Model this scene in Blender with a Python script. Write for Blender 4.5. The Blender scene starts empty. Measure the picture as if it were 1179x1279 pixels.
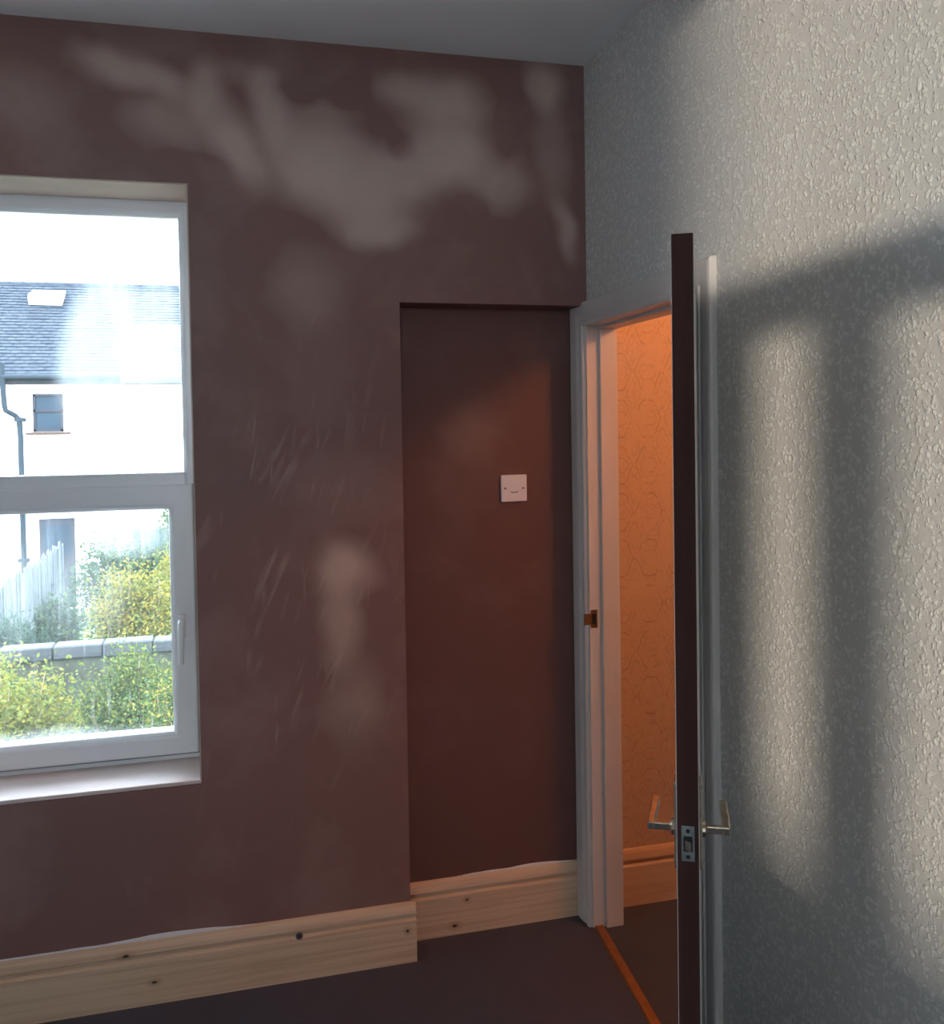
import bpy, bmesh, math, random
from mathutils import Vector, Matrix, noise

random.seed(7)
scene = bpy.context.scene
COL = scene.collection
R = math.radians

# ------------------------------------------------------------------ camera
F_PX, PY = 1185.36, 567.56
YAW, PITCH, ROLL = R(15.0118), R(1.5316), R(-0.911)
CAM = Vector((-1.1282, -2.7903, 1.6008))
fw = Vector((math.sin(YAW) * math.cos(PITCH), math.cos(YAW) * math.cos(PITCH), -math.sin(PITCH)))
rt = Vector((math.cos(YAW), -math.sin(YAW), 0))
up = rt.cross(fw)
rt, up = rt * math.cos(ROLL) + up * math.sin(ROLL), up * math.cos(ROLL) - rt * math.sin(ROLL)
cam_data = bpy.data.cameras.new('camera')
cam = bpy.data.objects.new('camera', cam_data)
COL.objects.link(cam)
m = Matrix((rt, up, -fw)).transposed().to_4x4()
m.translation = CAM
cam.matrix_world = m
cam_data.sensor_fit = 'VERTICAL'
cam_data.sensor_height = 24.0
cam_data.lens = F_PX / 1279 * 24.0
cam_data.shift_y = -(639.5 - PY) / 1279
cam_data.clip_start = 0.05
scene.camera = cam

# ------------------------------------------------------------------ light and exposure
world = bpy.data.worlds.new('sky')
scene.world = world
world.use_nodes = True
bg = world.node_tree.nodes['Background']
bg.inputs['Color'].default_value = (0.70, 0.85, 1.0, 1)
bg.inputs['Strength'].default_value = 4.2

SUN_AZ, SUN_EL = R(65), R(1.0)
sun_data = bpy.data.lights.new('sun', 'SUN')
sun_data.energy = 0.78
sun_data.angle = R(1.3)
sun_data.color = (1.0, 0.88, 0.72)
sun = bpy.data.objects.new('sun', sun_data)
COL.objects.link(sun)
sd = Vector((math.cos(SUN_AZ) * math.cos(SUN_EL), math.sin(SUN_AZ) * math.cos(SUN_EL), -math.sin(SUN_EL)))
sun.rotation_euler = sd.to_track_quat('-Z', 'Y').to_euler()
sun.location = (-4, -9, 4)

scene.view_settings.view_transform = 'Standard'
scene.view_settings.look = 'None'
scene.view_settings.gamma = 1.0
scene.view_settings.use_curve_mapping = False
scene.view_settings.exposure = 2.3


def portal(name, loc, rot, sx, sy):
    d = bpy.data.lights.new(name, 'AREA')
    d.shape = 'RECTANGLE'
    d.size, d.size_y = sx, sy
    d.cycles.is_portal = True
    o = bpy.data.objects.new(name, d)
    o.location, o.rotation_euler = loc, rot
    COL.objects.link(o)


# ------------------------------------------------------------------ room measures (metres)
H = 2.7252                      # ceiling
XL, YR = -2.85, -4.20           # left wall, rear wall
AX, AZ, AD = -0.595, 1.981, 0.113        # alcove: left edge, top, depth
WX0, WX1, WZ0, WZ1, WD = -2.70, -1.1924, 0.602, 2.3012, 0.206   # window 1 opening, frame setback
WT = 0.34                       # outer wall thickness
DY0, DY1, DZ = -0.7295, 0.006, 1.922     # door opening along the right wall
RT = 0.095                      # right wall thickness
HY = 0.1185                     # hall end wall
HX = 1.35                       # hall far side
W2X0, W2X1, W2Z0, W2Z1 = -1.86, -1.14, 0.68, 2.70               # window 2 opening in the rear wall

# ------------------------------------------------------------------ mesh helpers
MATS = {}


def link(name, mesh, mat=None, parent=None):
    o = bpy.data.objects.new(name, mesh)
    COL.objects.link(o)
    if mat is not None:
        mesh.materials.append(MATS[mat])
    if parent is not None:
        o.parent = parent
    return o


class MB:
    def __init__(self):
        self.v, self.f = [], []

    def add(self, vs, fs):
        n = len(self.v)
        self.v += [tuple(p) for p in vs]
        self.f += [tuple(i + n for i in f) for f in fs]
        return self

    def box(self, x0, x1, y0, y1, z0, z1):
        vs = [(x0, y0, z0), (x1, y0, z0), (x1, y1, z0), (x0, y1, z0), (x0, y0, z1), (x1, y0, z1), (x1, y1, z1), (x0, y1, z1)]
        return self.add(vs, [(0, 3, 2, 1), (4, 5, 6, 7), (0, 1, 5, 4), (1, 2, 6, 5), (2, 3, 7, 6), (3, 0, 4, 7)])

    def prism(self, prof, a, b):
        """closed profile = list of functions/points already in 3D at start a offset and end b offset vectors"""
        n = len(prof)
        vs = [tuple(Vector(p) + Vector(a)) for p in prof] + [tuple(Vector(p) + Vector(b)) for p in prof]
        fs = [tuple(range(n - 1, -1, -1)), tuple(range(n, 2 * n))]
        fs += [(i, (i + 1) % n, n + (i + 1) % n, n + i) for i in range(n)]
        return self.add(vs, fs)

    def tube(self, pts, rad, seg=10, caps=True):
        pts = [Vector(p) for p in pts]
        rads = rad if isinstance(rad, (list, tuple)) else [rad] * len(pts)
        vs, fs = [], []
        prev = None
        for i, p in enumerate(pts):
            t = (pts[min(i + 1, len(pts) - 1)] - pts[max(i - 1, 0)]).normalized()
            ref = Vector((0, 0, 1)) if abs(t.z) < 0.9 else Vector((1, 0, 0))
            if prev is None:
                n = t.cross(ref).normalized()
            else:
                n = (prev - t * prev.dot(t)).normalized()
            prev = n
            b = t.cross(n)
            for k in range(seg):
                a = 2 * math.pi * k / seg
                vs.append(p + (n * math.cos(a) + b * math.sin(a)) * rads[i])
        for i in range(len(pts) - 1):
            for k in range(seg):
                fs.append((i * seg + k, i * seg + (k + 1) % seg, (i + 1) * seg + (k + 1) % seg, (i + 1) * seg + k))
        if caps:
            fs.append(tuple(range(seg - 1, -1, -1)))
            e = (len(pts) - 1) * seg
            fs.append(tuple(range(e, e + seg)))
        return self.add(vs, fs)

    def bar(self, pts, widths, side, thick):
        """flat bar swept along pts; side = direction of the width, thick = thickness"""
        pts = [Vector(p) for p in pts]
        side = Vector(side).normalized()
        vs, fs = [], []
        for i, p in enumerate(pts):
            t = (pts[min(i + 1, len(pts) - 1)] - pts[max(i - 1, 0)]).normalized()
            s = (side - t * side.dot(t)).normalized()
            n = t.cross(s)
            w = widths[i] if isinstance(widths, (list, tuple)) else widths
            for a, b in ((-1, -1), (1, -1), (1, 1), (-1, 1)):
                vs.append(p + s * a * w / 2 + n * b * thick / 2)
        for i in range(len(pts) - 1):
            for k in range(4):
                fs.append((i * 4 + k, i * 4 + (k + 1) % 4, i * 4 + 4 + (k + 1) % 4, i * 4 + 4 + k))
        fs.append((3, 2, 1, 0))
        e = (len(pts) - 1) * 4
        fs.append((e, e + 1, e + 2, e + 3))
        return self.add(vs, fs)

    def xf(self, mat):
        self.v = [tuple(mat @ Vector(p)) for p in self.v]
        return self

    def build(self, name, mat=None, parent=None, bevel=0.0, smooth=False, seg=2):
        me = bpy.data.meshes.new(name)
        me.from_pydata(self.v, [], self.f)
        bm = bmesh.new()
        bm.from_mesh(me)
        bmesh.ops.recalc_face_normals(bm, faces=bm.faces)
        bm.to_mesh(me)
        bm.free()
        o = link(name, me, mat, parent)
        if smooth:
            me.polygons.foreach_set('use_smooth', [True] * len(me.polygons))
        if bevel:
            b = o.modifiers.new('bevel', 'BEVEL')
            b.width, b.segments, b.limit_method = bevel, seg, 'ANGLE'
        return o


def tag(o, label=None, cat=None, group=None, kind=None):
    if label:
        o['label'] = label
    if cat:
        o['category'] = cat
    if group:
        o['group'] = group
    if kind:
        o['kind'] = kind
    return o


def empty(name, loc=(0, 0, 0), rz=0.0):
    o = bpy.data.objects.new(name, None)
    o.empty_display_size = 0.1
    o.location = loc
    o.rotation_euler = (0, 0, rz)
    COL.objects.link(o)
    return o


# ------------------------------------------------------------------ material helpers
class NT:
    def __init__(self, name):
        self.m = bpy.data.materials.new(name)
        self.m.use_nodes = True
        self.t = self.m.node_tree
        self.n, self.l = self.t.nodes, self.t.links
        self.p = self.n['Principled BSDF']
        self.out = self.n['Material Output']
        MATS[name] = self.m

    def node(self, typ, **kw):
        nd = self.n.new(typ)
        for k, v in kw.items():
            setattr(nd, k, v)
        return nd

    def set(self, sock, v):
        if isinstance(v, bpy.types.NodeSocket):
            self.l.new(v, sock)
        else:
            if hasattr(sock.default_value, '__len__') and not isinstance(v, (int, float)):
                v = tuple(v) + ((1,) if len(sock.default_value) == 4 and len(v) == 3 else ())
            sock.default_value = v

    def math(self, op, a, b=None, clamp=False):
        nd = self.node('ShaderNodeMath', operation=op, use_clamp=clamp)
        self.set(nd.inputs[0], a)
        if b is not None:
            self.set(nd.inputs[1], b)
        return nd.outputs[0]

    def vmath(self, op, a, b=None):
        nd = self.node('ShaderNodeVectorMath', operation=op)
        self.set(nd.inputs[0], a)
        if b is not None:
            self.set(nd.inputs[1], b)
        return nd.outputs['Value'] if op in ('LENGTH', 'DOT_PRODUCT', 'DISTANCE') else nd.outputs['Vector']

    def pos(self):
        return self.node('ShaderNodeNewGeometry').outputs['Position']

    def mapping(self, vec, loc=(0, 0, 0), rot=(0, 0, 0), scale=(1, 1, 1), typ='POINT'):
        nd = self.node('ShaderNodeMapping', vector_type=typ)
        self.set(nd.inputs['Vector'], vec)
        nd.inputs['Location'].default_value = loc
        nd.inputs['Rotation'].default_value = rot
        nd.inputs['Scale'].default_value = scale
        return nd.outputs[0]

    def noise(self, vec, scale, detail=2.0, rough=0.5, dist=0.0, color=False):
        nd = self.node('ShaderNodeTexNoise')
        self.set(nd.inputs['Vector'], vec)
        nd.inputs['Scale'].default_value = scale
        nd.inputs['Detail'].default_value = detail
        nd.inputs['Roughness'].default_value = rough
        nd.inputs['Distortion'].default_value = dist
        return nd.outputs['Color' if color else 'Fac']

    def voronoi(self, vec, scale, feature='F1', out='Distance', rnd=1.0):
        nd = self.node('ShaderNodeTexVoronoi', feature=feature)
        self.set(nd.inputs['Vector'], vec)
        nd.inputs['Scale'].default_value = scale
        nd.inputs['Randomness'].default_value = rnd
        return nd.outputs[out]

    def ramp(self, v, a, b, lo=0.0, hi=1.0, smooth=True):
        nd = self.node('ShaderNodeMapRange', interpolation_type='SMOOTHSTEP' if smooth else 'LINEAR')
        self.set(nd.inputs['Value'], v)
        nd.inputs['From Min'].default_value = a
        nd.inputs['From Max'].default_value = b
        nd.inputs['To Min'].default_value = lo
        nd.inputs['To Max'].default_value = hi
        return nd.outputs[0]

    def mix(self, fac, a, b):
        nd = self.node('ShaderNodeMix', data_type='RGBA')
        self.set(nd.inputs[0], fac)
        self.set(nd.inputs[6], a)
        self.set(nd.inputs[7], b)
        return nd.outputs[2]

    def bump(self, h, strength=0.3, dist=0.01):
        nd = self.node('ShaderNodeBump')
        nd.inputs['Strength'].default_value = strength
        nd.inputs['Distance'].default_value = dist
        self.set(nd.inputs['Height'], h)
        self.l.new(nd.outputs[0], self.p.inputs['Normal'])

    def base(self, col, rough=0.5, metal=0.0, spec=0.5):
        self.set(self.p.inputs['Base Color'], col)
        self.set(self.p.inputs['Roughness'], rough)
        self.p.inputs['Metallic'].default_value = metal
        self.p.inputs['Specular IOR Level'].default_value = spec
        return self

    def spot(self, vec, x, z, rx, rz, rot=0.0, soft=0.35):
        """soft ellipse in the x-z plane of vec: 1 inside, 0 outside"""
        q = self.mapping(vec, (x, 0, z), (0, rot, 0), (rx, 1000, rz), 'TEXTURE')
        return self.ramp(self.vmath('LENGTH', q), 1.0, soft)


def simple(name, col, rough=0.5, metal=0.0, var=0.08, scale=6.0, spec=0.5, bump=0.0, bscale=120.0):
    t = NT(name)
    n = t.noise(t.pos(), scale, 3)
    k = t.ramp(n, 0.3, 0.7)
    c = t.mix(k, [min(1, x * (1 + var)) for x in col], [x * (1 - var) for x in col])
    t.base(c, rough, metal, spec)
    if bump:
        t.bump(t.noise(t.pos(), bscale, 2), bump, 0.002)
    return t


# damp and drying plaster ----------------------------------------------------
def wpx(u, v):
    """photo position on the back wall plane -> wall x, z"""
    d = fw + rt * ((u - 589.5) / F_PX) - up * ((v - PY) / F_PX)
    t = -CAM.y / d.y
    p = CAM + d * t
    return p.x, p.z


t = NT('plaster')
P = t.pos()
warp = t.vmath('SCALE', t.vmath('SUBTRACT', t.noise(P, 4.2, 2, 0.5, color=True), (0.5, 0.5, 0.5)))
warp.node.inputs['Scale'].default_value = 0.11
PW = t.vmath('ADD', P, warp)
PX = 1 / 430.0
light_patches = [
    (155, 84, 90, 36, 0.25, 0.8), (425, 195, 85, 48, 0.2, 0.7), (505, 215, 75, 60, 0, 0.8), (330, 110, 30, 45, 0, 0.5), (215, 108, 60, 34, 0.3, 0.5), (215, 155, 80, 50, 0.1, 0.35), (258, 110, 32, 60, 0, 0.7), (295, 180, 42, 85, -0.45, 0.85),
    (345, 150, 40, 75, -0.2, 0.75), (385, 215, 85, 62, 0.5, 0.85), (460, 245, 105, 68, 0.1, 0.95), (560, 130, 78, 62, 0, 0.85),
    (560, 195, 85, 70, 0, 0.9), (470, 285, 80, 34, 0, 0.8), (682, 112, 40, 52, -0.3, 0.8), (705, 285, 22, 62, -0.2, 0.65),
    (625, 232, 60, 50, -0.3, 0.55), (500, 110, 60, 34, 0, 0.55), (400, 150, 70, 50, 0, 0.5), (215, 160, 70, 45, 0, 0.3), (430, 715, 55, 52, 0, 0.9), (424, 780, 42, 85, 0.05, 0.7), (442, 875, 48, 95, 0.0, 0.32),
    (385, 360, 60, 75, 0, 0.35), (690, 190, 32, 90, 0, 0.3), (420, 620, 90, 80, 0, 0.15), (300, 90, 60, 22, 0, 0.3),
    (30, 120, 80, 50, 0, 0.25), (400, 450, 70, 160, 0, 0.15), (600, 545, 60, 60, 0.4, 0.35)]
dark_patches = [(434, 112, 46, 36, 0.1, 0.7), (380, 105, 34, 34, 0, 0.35), (506, 178, 24, 26, 0, 0.45), (640, 148, 34, 74, 0.1, 0.55),
                (600, 300, 80, 45, 0, 0.4), (588, 262, 32, 34, 0.2, 0.35), (235, 205, 60, 20, 0, 0.3)]
acc = None
for u, v, ru, rv, rot, s in light_patches:
    x, z = wpx(u, v)
    b = t.math('MULTIPLY', t.spot(PW, x, z, ru * PX, rv * PX, rot, 0.15), s)
    acc = b if acc is None else t.math('SUBTRACT', t.math('ADD', acc, b), t.math('MULTIPLY', acc, b))
for u, v, ru, rv, rot, s in dark_patches:
    x, z = wpx(u, v)
    b = t.math('MULTIPLY', t.spot(PW, x, z, ru * PX, rv * PX, rot, 0.2), s)
    acc = t.math('SUBTRACT', acc, b, clamp=True)
cloud = t.ramp(t.noise(PW, 3.1, 4, 0.6), 0.35, 0.75, -0.06, 0.16)
acc = t.math('ADD', acc, cloud, clamp=True)
# trowel streaks
SX, SZ = wpx(370, 720)
smask = t.spot(PW, SX, SZ, 190 * PX, 420 * PX, 0.1, 0.3)
q1 = t.mapping(P, (0, 0, 0), (0, R(24), 0), (1 / 27, 1, 1 / 3.6), 'TEXTURE')
s1 = t.ramp(t.noise(q1, 1.0, 2, 0.6, 0.4), 0.56, 0.74)
q2 = t.mapping(P, (3, 0, 1), (0, R(9), 0), (1 / 36, 1, 1 / 4), 'TEXTURE')
s2 = t.ramp(t.noise(q2, 1.0, 2, 0.6, 0.6), 0.58, 0.76)
patchy = t.ramp(t.noise(P, 6.5, 1), 0.42, 0.58)
st = t.math('MULTIPLY', t.math('MULTIPLY', t.math('MAXIMUM', s1, s2), smask), patchy)
acc = t.math('ADD', acc, t.math('MULTIPLY', st, 0.36), clamp=True)
damp = t.mix(t.ramp(t.noise(P, 1.3, 2), 0.3, 0.7), (0.245, 0.126, 0.106), (0.222, 0.122, 0.112))
dry = t.mix(t.ramp(t.noise(P, 4.0, 2), 0.3, 0.7), (0.58, 0.425, 0.36), (0.55, 0.41, 0.355))
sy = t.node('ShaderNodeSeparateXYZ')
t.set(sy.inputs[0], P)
damp_shade = t.ramp(sy.outputs[1], 0.002, 0.006)          # damper, redder alcove plaster, with shade of the recess put into the colour
damp = t.mix(t.math('MULTIPLY', damp_shade, 0.75), damp, (0.135, 0.062, 0.052))
acc = t.math('MULTIPLY', acc, t.ramp(damp_shade, 0, 1, 1.0, 0.45))
t.base(t.mix(acc, damp, dry), t.ramp(acc, 0, 1, 0.5, 0.85), 0, 0.3)
t.bump(t.noise(P, 9.0, 3), 0.12, 0.01)

t = simple('reveal_plaster', (0.60, 0.47, 0.39), 0.8, var=0.08, scale=5)
t = simple('sill_paint', (0.70, 0.58, 0.55), 0.55, var=0.04, scale=4)

# embossed wallpaper ---------------------------------------------------------
t = NT('embossed_wallpaper')
P = t.pos()
w = t.vmath('SCALE', t.vmath('SUBTRACT', t.noise(P, 45, 2, color=True), (0.5, 0.5, 0.5)))
w.node.inputs['Scale'].default_value = 0.022
Q = t.vmath('ADD', P, w)
fl = t.ramp(t.voronoi(Q, 92, 'F1'), 0.56, 0.38)
keep = t.ramp(t.noise(P, 42, 2), 0.36, 0.54)
flake = t.math('MULTIPLY', fl, keep)
edge = t.ramp(t.voronoi(Q, 92, 'DISTANCE_TO_EDGE'), 0.0, 0.10)
hgt = t.math('ADD', t.math('MULTIPLY', flake, edge), t.math('MULTIPLY', t.noise(P, 160, 2), 0.22))
col = t.mix(flake, (0.60, 0.58, 0.56), (0.77, 0.75, 0.72))
t.base(col, t.ramp(flake, 0, 1, 0.62, 0.34), 0, 0.5)
t.bump(hgt, 0.42, 0.004)

# damask wallpaper of the hall ----------------------------------------------
t = NT('damask_wallpaper')
P = t.pos()
sp = t.node('ShaderNodeSeparateXYZ')
t.set(sp.inputs[0], P)
u = t.math('MULTIPLY', sp.outputs[0], 2 * math.pi / 0.105)
v = t.math('MULTIPLY', sp.outputs[2], 2 * math.pi / 0.155)
ogee = t.math('ADD', t.math('ADD', t.math('COSINE', u), t.math('COSINE', v)), t.math('MULTIPLY', t.math('COSINE', t.math('MULTIPLY', u, 2.0)), 0.28))
ogee = t.math('ADD', ogee, t.math('MULTIPLY', t.math('COSINE', t.math('MULTIPLY', v, 3.0)), 0.16))
line = t.ramp(t.math('ABSOLUTE', ogee), 0.22, 0.05)
inner = t.ramp(t.math('ABSOLUTE', t.math('SUBTRACT', t.math('ABSOLUTE', ogee), 1.15)), 0.16, 0.04)
scal = t.ramp(t.voronoi(P, 46, 'DISTANCE_TO_EDGE'), 0.10, 0.02)
pat = t.math('MAXIMUM', t.math('MAXIMUM', line, t.math('MULTIPLY', inner, 0.7)), t.math('MULTIPLY', scal, 0.45))
pat = t.math('MULTIPLY', pat, t.ramp(t.noise(P, 30, 2), 0.35, 0.6))
t.base(t.mix(pat, (0.64, 0.46, 0.32), (0.50, 0.34, 0.225)), 0.55, 0, 0.4)
t.bump(pat, 0.3, 0.003)

# pine skirting --------------------------------------------------------------
KNOTS = [(-1.406, 0.148, 0.012, 0.006), (-1.332, 0.063, 0.010, 0.005), (-0.609, 0.097, 0.006, 0.006),
         (-0.395, 0.107, 0.006, 0.005), (-0.436, 0.029, 0.011, 0.007), (-2.1, 0.07, 0.01, 0.006)]
t = NT('pine')
P = t.pos()
ring = None
pull = None
for x, z, rx, rz in KNOTS:
    k = t.spot(P, x, z, rx, rz, 0, 0.4)
    h = t.spot(P, x, z, rx * 3.2, rz * 3.0, 0, 0.1)
    ring = k if ring is None else t.math('MAXIMUM', ring, k)
    pull = h if pull is None else t.math('MAXIMUM', pull, h)
gq = t.mapping(P, (0, 0, 0), (0, R(0.6), 0), (1.6, 1, 60))
gz = t.math('ADD', t.noise(gq, 1.0, 3, 0.55, 0.6), t.math('MULTIPLY', pull, 0.22))
grain = t.ramp(gz, 0.40, 0.68)
c = t.mix(grain, (0.72, 0.52, 0.36), (0.60, 0.40, 0.26))
c = t.mix(t.math('MULTIPLY', pull, 0.55), c, (0.42, 0.25, 0.15))
c = t.mix(ring, c, (0.05, 0.028, 0.02))
t.base(c, 0.5, 0, 0.4)

simple('white_gloss', (0.66, 0.61, 0.58), 0.35, var=0.04, scale=5, bump=0.05, bscale=40)
simple('jamb_paint', (0.68, 0.62, 0.58), 0.4, var=0.03, scale=5)
simple('door_paint', (0.55, 0.54, 0.52), 0.4, var=0.04, scale=4)
t = NT('door_edge_wood')
P = t.pos()
g = t.noise(t.mapping(P, scale=(70, 70, 2.0)), 1.0, 3, 0.6, 0.4)
t.base(t.mix(t.ramp(g, 0.3, 0.7), (0.080, 0.034, 0.028), (0.060, 0.026, 0.021)), 0.7, 0, 0.15)
simple('upvc', (0.80, 0.80, 0.82), 0.28, var=0.02, scale=3)
simple('gasket', (0.30, 0.30, 0.32), 0.6, var=0.1)
simple('ceiling_paint', (0.86, 0.87, 0.89), 0.9, var=0.03, scale=2.5, spec=0.2)
simple('caulk', (0.72, 0.70, 0.72), 0.6, var=0.06, scale=20)
simple('switch_plastic', (0.82, 0.76, 0.78), 0.3, var=0.02)
simple('dark_slot', (0.12, 0.10, 0.10), 0.6, var=0.1)
simple('screw_steel', (0.42, 0.40, 0.38), 0.35, metal=1.0, var=0.1, scale=60)
t = simple('aged_brass', (0.62, 0.52, 0.40), 0.24, metal=1.0, var=0.16, scale=70)
simple('lock_steel', (0.34, 0.37, 0.35), 0.38, metal=0.9, var=0.18, scale=80)
simple('lock_shadow', (0.02, 0.018, 0.018), 0.7, var=0.1)
simple('threshold_wood', (0.28, 0.10, 0.03), 0.4, var=0.15, scale=25)
simple('plain_wall', (0.80, 0.77, 0.74), 0.85, var=0.04, scale=3)
simple('rear_wall_paint', (0.50, 0.45, 0.42), 0.85, var=0.04, scale=3)
simple('bulb_glass', (0.9, 0.7, 0.45), 0.3, var=0.02)
simple('black_cord', (0.03, 0.03, 0.03), 0.5, var=0.1)
t = simple('shade_paper', (0.80, 0.56, 0.30), 0.8, var=0.05)
t.p.inputs['Transmission Weight'].default_value = 0.0

t = NT('carpet')
P = t.pos()
n1 = t.noise(P, 420, 2)
n2 = t.noise(P, 3.0, 3)
c = t.mix(t.ramp(n1, 0.3, 0.7), (0.072, 0.072, 0.100), (0.110, 0.108, 0.140))
c = t.mix(t.ramp(n2, 0.35, 0.7, 0, 0.35), c, (0.078, 0.070, 0.088))
t.base(c, 0.95, 0, 0.1)
t.bump(n1, 0.5, 0.004)


# glass with a whitish translucent film ----------------------------------------------------
def glass(name, masks):
    t = NT(name)
    P = t.pos()
    film = masks(t, P) if masks else None
    tr = t.node('ShaderNodeBsdfTransparent')
    gl = t.node('ShaderNodeBsdfGlossy')
    gl.inputs['Roughness'].default_value = 0.02
    fr = t.node('ShaderNodeFresnel')
    fr.inputs['IOR'].default_value = 1.45
    mx = t.node('ShaderNodeMixShader')
    t.l.new(fr.outputs[0], mx.inputs[0])
    t.l.new(tr.outputs[0], mx.inputs[1])
    t.l.new(gl.outputs[0], mx.inputs[2])
    last = mx.outputs[0]
    if film is not None:
        tl = t.node('ShaderNodeBsdfTranslucent')
        tl.inputs['Color'].default_value = (0.92, 0.96, 0.97, 1)
        m2 = t.node('ShaderNodeMixShader')
        t.set(m2.inputs[0], film)
        t.l.new(last, m2.inputs[1])
        t.l.new(tl.outputs[0], m2.inputs[2])
        last = m2.outputs[0]
    t.l.new(last, t.out.inputs['Surface'])


def film_upper(t, P):
    x = lambda u, v: wpxd(u, v)
    w = t.vmath('SCALE', t.vmath('SUBTRACT', t.noise(P, 9, 2, color=True), (0.5, 0.5, 0.5)))
    w.node.inputs['Scale'].default_value = 0.03
    Q = t.vmath('ADD', P, w)
    a = t.math('MULTIPLY', t.spot(Q, *x(125, 430), 55 * PX2, 120 * PX2, R(14), 0.5), 0.075)
    b = t.math('MULTIPLY', t.spot(Q, *x(192, 400), 34 * PX2, 110 * PX2, R(8), 0.4), 0.05)
    c = t.math('MULTIPLY', t.spot(Q, *x(165, 450), 75 * PX2, 60 * PX2, 0, 0.2), 0.025)
    f = t.math('MAXIMUM', t.math('MAXIMUM', a, b), c)
    st = t.ramp(t.noise(t.mapping(P, rot=(0, R(10), 0), scale=(60, 1, 5)), 1, 2), 0.35, 0.7, 0.75, 1.0)
    return t.math('ADD', t.math('MULTIPLY', f, st), 0.004)


def film_lower(t, P):
    x = lambda u, v: wpxd(u, v)
    w = t.vmath('SCALE', t.vmath('SUBTRACT', t.noise(P, 7, 3, color=True), (0.5, 0.5, 0.5)))
    w.node.inputs['Scale'].default_value = 0.06
    Q = t.vmath('ADD', P, w)
    a = t.math('MULTIPLY', t.spot(Q, *x(165, 668), 80 * PX2, 40 * PX2, 0, 0.1), 0.09)
    b = t.math('MULTIPLY', t.spot(Q, *x(105, 740), 70 * PX2, 90 * PX2, R(20), 0.0), 0.035)
    c = t.math('MULTIPLY', t.spot(Q, *x(30, 740), 50 * PX2, 120 * PX2, R(25), 0.0), 0.04)
    f = t.math('MAXIMUM', t.math('MAXIMUM', a, b), c)
    st = t.ramp(t.noise(t.mapping(P, rot=(0, R(38), 0), scale=(70, 1, 4)), 1, 2), 0.40, 0.72, 0.55, 1.2)
    st2 = t.ramp(t.noise(t.mapping(P, rot=(0, R(-25), 0), scale=(80, 1, 5)), 1, 2), 0.60, 0.76, 0.0, 0.03)
    low = t.spot(Q, *x(60, 930), 200 * PX2, 26 * PX2, R(2), 0.2)
    f = t.math('ADD', t.math('MULTIPLY', f, st), st2)
    return t.math('ADD', t.math('ADD', f, t.math('MULTIPLY', low, 0.06)), 0.008, clamp=True)


def wpxd(u, v):
    d = fw + rt * ((u - 589.5) / F_PX) - up * ((v - PY) / F_PX)
    k = (WD + 0.03 - CAM.y) / d.y
    p = CAM + d * k
    return p.x, p.z


PX2 = 1 / 400.0
glass('pane_glass_upper', film_upper)
glass('pane_glass_lower', film_lower)
glass('pane_glass', None)

# outdoor materials
simple('render_white', (0.62, 0.62, 0.60), 0.85, var=0.03, scale=0.7)
t = NT('slate')
P = t.pos()
c1 = t.noise(t.mapping(P, scale=(3.5, 6, 6)), 1.0, 3, 0.7)
c2 = t.noise(P, 14, 3, 0.7)
c = t.mix(t.ramp(c1, 0.3, 0.7), (0.016, 0.021, 0.031), (0.032, 0.039, 0.048))
c = t.mix(t.ramp(c2, 0.60, 0.72), c, (0.085, 0.09, 0.09))
t.base(c, 0.9, 0, 0.1)
simple('grey_plastic', (0.018, 0.025, 0.032), 0.8, var=0.08, spec=0.1)
simple('dark_trim', (0.016, 0.018, 0.022), 0.8, var=0.1, spec=0.1)
simple('house_glass', (0.02, 0.03, 0.042), 0.1, var=0.2, scale=1.5, spec=0.15)
simple('grey_frame', (0.026, 0.026, 0.032), 0.8, var=0.05, spec=0.1)
simple('brown_sill', (0.05, 0.032, 0.028), 0.8, var=0.1, spec=0.1)
simple('coping', (0.021, 0.024, 0.026), 0.85, var=0.25, scale=5, bump=0.3, bscale=30)
simple('garden_brick', (0.03, 0.032, 0.02), 0.9, var=0.25, scale=8)
simple('fence_wood', (0.045, 0.052, 0.062), 0.85, var=0.2, scale=5)
simple('grass', (0.06, 0.10, 0.03), 0.95, var=0.35, scale=1.2)
simple('shed_felt', (0.09, 0.10, 0.12), 0.9, var=0.15, scale=3)
simple('twig', (0.16, 0.12, 0.08), 0.9, var=0.2)


def leafmat(name, a, b):
    t = NT(name)
    oi = t.noise(t.pos(), 7.0, 3, 0.7)
    c = t.mix(t.ramp(oi, 0.35, 0.65), a, b)
    t.base(c, 0.75, 0, 0.12)
    tl = t.node('ShaderNodeBsdfTranslucent')
    t.set(tl.inputs['Color'], c)
    mx = t.node('ShaderNodeMixShader')
    mx.inputs[0].default_value = 0.3
    t.l.new(t.p.outputs[0], mx.inputs[1])
    t.l.new(tl.outputs[0], mx.inputs[2])
    t.l.new(mx.outputs[0], t.out.inputs['Surface'])


leafmat('leaf_yellow', (0.19, 0.145, 0.024), (0.085, 0.098, 0.02))
leafmat('leaf_green', (0.024, 0.048, 0.014), (0.046, 0.072, 0.02))
leafmat('leaf_blue', (0.019, 0.041, 0.028), (0.034, 0.06, 0.036))
leafmat('leaf_lime', (0.065, 0.09, 0.018), (0.11, 0.11, 0.024))

# ================================================================== STRUCTURE
S = dict(kind='structure')

# floor and ceiling
tag(MB().box(XL - 0.1, HX + 0.1, YR - WT, WT, -0.25, 0.0).build('floor', 'carpet'), 'dark grey carpet covering the room and the hall', **S)
tag(MB().box(XL - 0.1, HX + 0.1, YR - WT, WT, H, H + 0.2).build('ceiling', 'ceiling_paint'), 'plain white painted ceiling', **S)

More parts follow.
